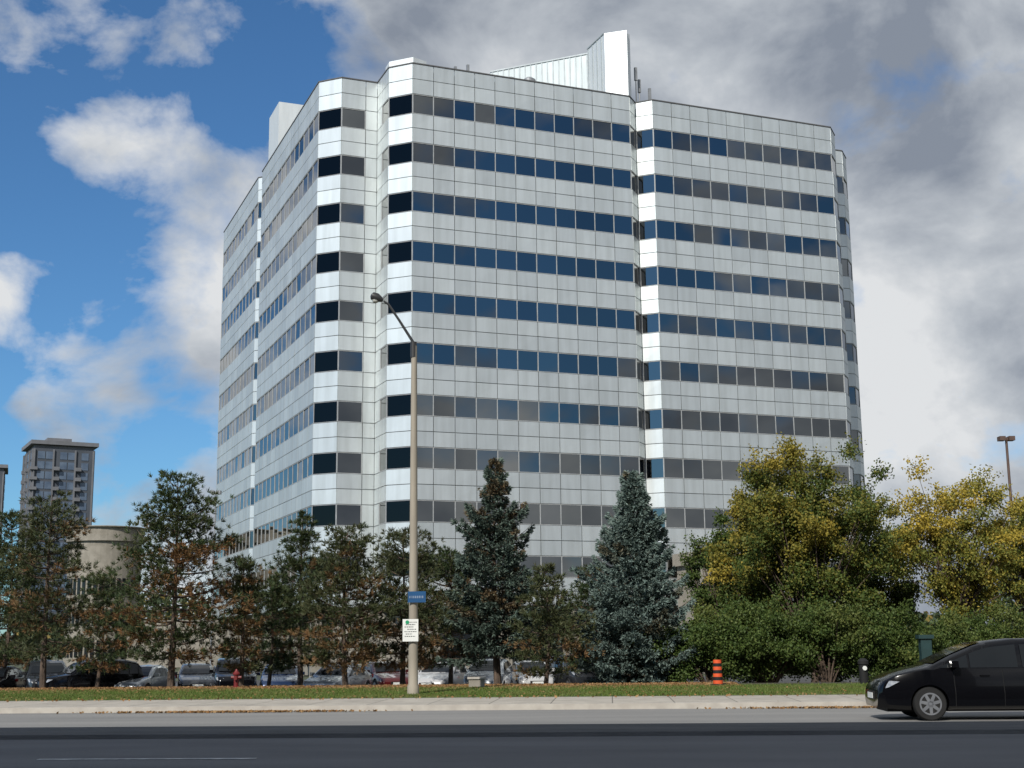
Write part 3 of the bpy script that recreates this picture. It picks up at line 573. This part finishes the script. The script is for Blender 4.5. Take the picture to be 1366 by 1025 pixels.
# ---------------------------------------------------------------- cars
def paint(name,c,rough=.25,metal=.3,coat=1,spec=.5):
    m,t_,b_=nt(name); b_.inputs['Metallic'].default_value=metal; b_.inputs['Roughness'].default_value=rough; b_.inputs['Coat Weight'].default_value=coat; b_.inputs['Coat Roughness'].default_value=.03; b_.inputs['Specular IOR Level'].default_value=spec
    n_=t_.nodes.new('ShaderNodeTexNoise'); n_.inputs['Scale'].default_value=40; r__=ramp(t_,[(.3,tuple(x*.9 for x in c)),(.7,c)]); t_.links.new(n_.outputs['Fac'],r__.inputs[0]); t_.links.new(r__.outputs[0],b_.inputs['Base Color']); return m
CARS={'mpv':dict(p=[(2.2,.52),(2.17,.66),(2.08,.78),(1.85,.90),(1.5,.99),(1.18,1.05),(.75,1.26),(.3,1.44),(0,1.52),(-.5,1.57),(-1.1,1.57),(-1.6,1.52),(-1.9,1.44),(-2.08,1.20),(-2.18,.98),(-2.22,.55)],belt=.98,cowl=1.15,wt=0.05,roof=1.57,xw=(1.22,-1.32),rw=-1.88,L=2.2,w=.87),
'sedan':dict(p=[(2.3,.48),(2.26,.62),(2.1,.74),(1.6,.86),(1.05,.95),(.7,1.15),(.3,1.34),(0,1.42),(-.5,1.44),(-.95,1.38),(-1.3,1.24),(-1.65,1.06),(-2.1,1.0),(-2.26,.92),(-2.32,.5)],belt=.90,cowl=1.05,wt=.2,roof=1.44,xw=(1.4,-1.35),rw=-1.0,L=2.3,w=.88),
'suv':dict(p=[(2.3,.6),(2.28,.82),(2.15,.96),(1.6,1.06),(1.1,1.12),(.8,1.34),(.5,1.56),(.2,1.68),(-.5,1.72),(-1.5,1.70),(-1.95,1.6),(-2.15,1.3),(-2.27,1.02),(-2.3,.6)],belt=1.06,cowl=1.1,wt=.4,roof=1.72,xw=(1.4,-1.4),rw=-1.95,L=2.3,w=.92)}
def car(kind,label,pm,loc,rz,group=None,name='parked_car',detail=True):
    c=CARS[kind]; pr=sorted(c['p']); xs=[p[0] for p in pr]; zs=[p[1] for p in pr]; top=lambda x: float(np.interp(x,xs,zs)); w_=c['w']; belt=c['belt']; RF=c['roof']; L=c['L']
    ysd=lambda z: w_*(1-.24*max(0,z-belt)/(RF-belt))
    root=thing(name,label,'car',loc,rz,group)
    st=sorted(set([round(v,3) for v in np.linspace(-L*.995,L*.995,44)]+[p[0] for p in pr]))
    bm=bmesh.new(); rings=[]
    for x in st:
        T=top(x); e=min(1,abs(x)/(L+.02)); tp=1-.20*e**7-.03*e**2; zb=.20+(.06*e**6)
        zc=min(.52,T-.12); zbt=min(belt,T-.05); zt=max(zbt+.012,T-.06); y2=ysd(zt)*tp
        half=[(0,zb),(.84*w_*tp,zb),(.96*w_*tp,zb+.08),(w_*tp,max(zc,zb+.1)),(ysd(zbt)*tp*.985,zbt),(y2*.975,zt),(y2*.975-.08,max(T-.008,zt+.006)),(0,T+.004)]
        ring=[bm.verts.new((x,y,z)) for y,z in half]+[bm.verts.new((x,-y,z)) for y,z in reversed(half[1:-1])]
        rings.append(ring)
    for a,b_ in zip(rings,rings[1:]):
        for i in range(len(a)): j=(i+1)%len(a); bm.faces.new((a[i],a[j],b_[j],b_[i]))
    bm.faces.new(rings[0]); bm.faces.new(list(reversed(rings[-1]))); bmesh.ops.recalc_face_normals(bm,faces=bm.faces)
    me=bpy.data.meshes.new('body'); bm.to_mesh(me); bm.free(); me.materials.append(pm); body=bpy.data.objects.new('body',me); COL.objects.link(body)
    cut=MB(); 
    for xw in c['xw']:
        for s in (-1,1): cut.lathe([(.365,min(s*(w_-.27),s*(w_+.2))),(.365,max(s*(w_-.27),s*(w_+.2)))],(xw,0,.33),28,'y')
    cu=cut.build('cutter',M['black']); md=body.modifiers.new('b','BOOLEAN'); md.operation='DIFFERENCE'; md.object=cu; md.solver='EXACT'
    dg=bpy.context.evaluated_depsgraph_get(); m2=bpy.data.meshes.new_from_object(body.evaluated_get(dg)); body.modifiers.clear(); body.data=m2
    m2.materials.clear(); m2.materials.append(pm)
    bpy.data.objects.remove(cu); m2.shade_smooth(); m2.set_sharp_from_angle(angle=R(38)); body.parent=root
    xf=c['cowl']-.12; xr=c['rw']
    def strip_win(x0,x1,s):
        b=MB(); X_=np.linspace(x0,x1,14); vs=[];
        for x in X_:
            x=float(x); lo=belt+.035; hi=max(lo+.002,top(x)-.115)
            for z in (lo,hi): vs.append((x,s*(ysd(z)*.985*(1-.03*(abs(x)/L)**2)+.012),z))
        b.add(vs,[(2*i,2*i+2,2*i+3,2*i+1) for i in range(13)]); return b
    span=xf-xr; cuts=[(xf,xf-span*.20),(xf-span*.215,xf-span*.53),(xf-span*.56,xf-span*.83),(xf-span*.86,xr+.02)]
    for s in (-1,1):
        for a,b_ in cuts: strip_win(b_,a,s).build('side_window',M['dkglass'],root)
    def slope_win(x0,x1,nm,d):
        b=MB(); vs=[]; X_=np.linspace(x0,x1,6)
        for x in X_:
            x=float(x); z=top(x); y=ysd(z)*.97-.12
            for s in (-1,1): vs.append((x+d*.012,s*y,z+.014))
        b.add(vs,[(2*i,2*i+2,2*i+3,2*i+1) for i in range(5)]); b.build(nm,M['dkglass'],root,True)
    slope_win(c['cowl']-.06,c['wt']+.05,'windshield',1)
    slope_win(c['rw']-.05 if kind!='sedan' else -1.05,{'mpv':-2.10,'sedan':-1.6,'suv':-2.16}[kind],'rear_window',-1)
    MB().box(-L+.2,-w_+.3,.17,L-.2,w_-.3,.45).build('underbody',M['black'],root)
    for xw in c['xw']:
        for s in (-1,1):
            y0=s*(w_-.21); y1=s*(w_-.005); ya,yb=min(y0,y1),max(y0,y1)
            wl=MB().lathe([(.20,ya),(.30,ya),(.325,ya+.03),(.325,yb-.03),(.30,yb),(.20,yb)],(xw,0,.325),28,'y').build('wheel',M['black'],root,True)
            b=MB(); yo=s*(w_+.002); yi=s*(w_-.03)
            if not detail: b.lathe([(.205,min(yo,yi)),(.205,max(yo,yi))],(xw,0,.325),28,'y')
            else:
                nseg=28
                for k in range(nseg):
                    t1=2*math.pi*k/nseg; t2=2*math.pi*(k+1)/nseg
                    q=[(xw+r*math.cos(t_),yy_,.325+r*math.sin(t_)) for yy_ in (yi,yo) for r,t_ in ((.185,t1),(.215,t1),(.215,t2),(.185,t2))]
                    b.add(q,[(0,1,2,3),(4,5,6,7),(0,4,5,1),(2,6,7,3),(0,3,7,4),(1,2,6,5)])
                for k in range(7):
                    t_=2*math.pi*k/7+.2; dx,dz=math.cos(t_),math.sin(t_); px,pz=-dz,dx
                    q=[(xw+dx*r+px*h_,yy_,.325+dz*r+pz*h_) for yy_ in (yi,yo) for r,h_ in ((.03,-.034),(.19,-.028),(.19,.028),(.03,.034))]
                    b.add(q,[(0,1,2,3),(4,5,6,7),(0,4,5,1),(2,6,7,3),(0,3,7,4),(1,2,6,5)])
                b.lathe([(.05,min(yo,yi)),(.05,max(yo,yi))],(xw,0,.325),12,'y')
            b.build('rim',M['rim'],wl)
    for s in (-1,1):
        b=MB(); zz_=top(L*.93)-.07; xh=L*.93
        b.add([(xh-.26,s*(w_*.955+.010),zz_+.03),(xh-.05,s*(w_*.90+.012),zz_-.08),(xh+.05,s*w_*.80,zz_-.11),(xh+.11,s*w_*.60,zz_-.09),(xh+.08,s*w_*.60,zz_-.0),(xh+.0,s*w_*.8,zz_+.035),(xh-.1,s*(w_*.90+.005),zz_+.045)],[(0,1,6),(1,2,5,6),(2,3,4,5)])
        b.build('headlight',M['lampglass'],root,True)
        b=MB(); b.box(-L-.02,min(s*w_*.6,s*w_*.86),.78,-L+.12,max(s*w_*.6,s*w_*.86),.94); b.build('tail_light',M['tail'],root)
        b=MB(); xm=c['cowl']-.42; b.box(xm-.06,min(s*(w_+.02),s*(w_+.2)),belt+.04,xm+.08,max(s*(w_+.02),s*(w_+.2)),belt+.18); b.tube([(xm,s*(w_-.03),belt+.05),(xm,s*(w_+.06),belt+.08)],.025,6)
        mo=b.build('side_mirror',pm,root,True); bv=mo.modifiers.new('v','BEVEL'); bv.width=.025; bv.segments=2
        for xd in (.15,-.85): MB().box(xd-.1,min(s*(w_*.985),s*(w_+.03)),belt-.13,xd+.08,max(s*(w_*.985),s*(w_+.03)),belt-.105).build('door_handle',pm,root)
        if detail:
            for xd in (.72,-.22,-1.02): MB().tube([(xd,s*(w_*.955),.27),(xd,s*(w_*.999),.52),(xd+.02,s*(ysd(belt)*.985),belt)],.007,4).build('door_seam',M['black'],root)
    MB().box(L*.985,-.35,.40,L+.015,.35,.56).build('grille',M['black'],root)
    MB().box(L+.0,-.25,.42,L+.025,.25,.53).build('number_plate',M['white'],root)
    MB().box(-L-.03,-.25,.62,-L+.0,.25,.74).build('number_plate',M['white'],root)
    return root
pb=paint('black_paint',(.003,.003,.004),.15,0,.35,.25); ps=paint('silver_paint',(.28,.30,.32)); pw=paint('white_paint',(.45,.45,.45),.3,0); pbl=paint('blue_paint',(.02,.04,.10)); pr_=paint('red_paint',(.10,.01,.01)); pg=paint('dark_grey_paint',(.03,.033,.038)); pt=paint('tan_paint',(.2,.19,.17))
nose=at(1172,945,27.4)
cx=nose.x+2.2
car('mpv','black compact hatchback driving left along the far lane',pb,(cx+.06,28.2-cx*0.02,0),math.pi+TH,name='moving_car')
G='cars in the parking lot'
sp_=[('suv',pg,62,57,1,'dark grey sport utility car left of the first pine trunk'),('suv',pb,118,56,0,'black sport utility car between the left pines'),('sedan',ps,190,58,.6,'silver sedan left of the big pine trunk'),('sedan',pg,262,61,.9,'dark grey sedan right of the big pine trunk'),('suv',pb,312,57,.9,'black sport utility car behind the fire hydrant'),('sedan',pbl,375,58,.8,'dark blue sedan left of the large silver sedan'),('sedan',ps,452,56,.5,'large silver sedan below the browning pine'),('sedan',pr_,512,61,1.0,'dark red sedan just left of the lamp post'),('sedan',pw,590,59,.5,'white sedan right of the lamp post'),('mpv',ps,652,56,.6,'silver hatchback behind the utility box'),('sedan',pw,708,60,.8,'white sedan between tall spruce and short pine'),('suv',pg,770,60,.9,'dark grey sport utility car left of the silvery spruce'),('sedan',pb,-5,58,.7,'black sedan cut by the left edge'),('mpv',pt,825,62,.7,'tan hatchback behind the silvery spruce')]
for kd,pm,xp,Y,a,lb in sp_:
    Y+=5; q=at(xp,900,Y); car(kd,lb,pm,(q.x,Y,-.694),-math.pi/2+(a-.7)*1.3,G,detail=False)
print('done')
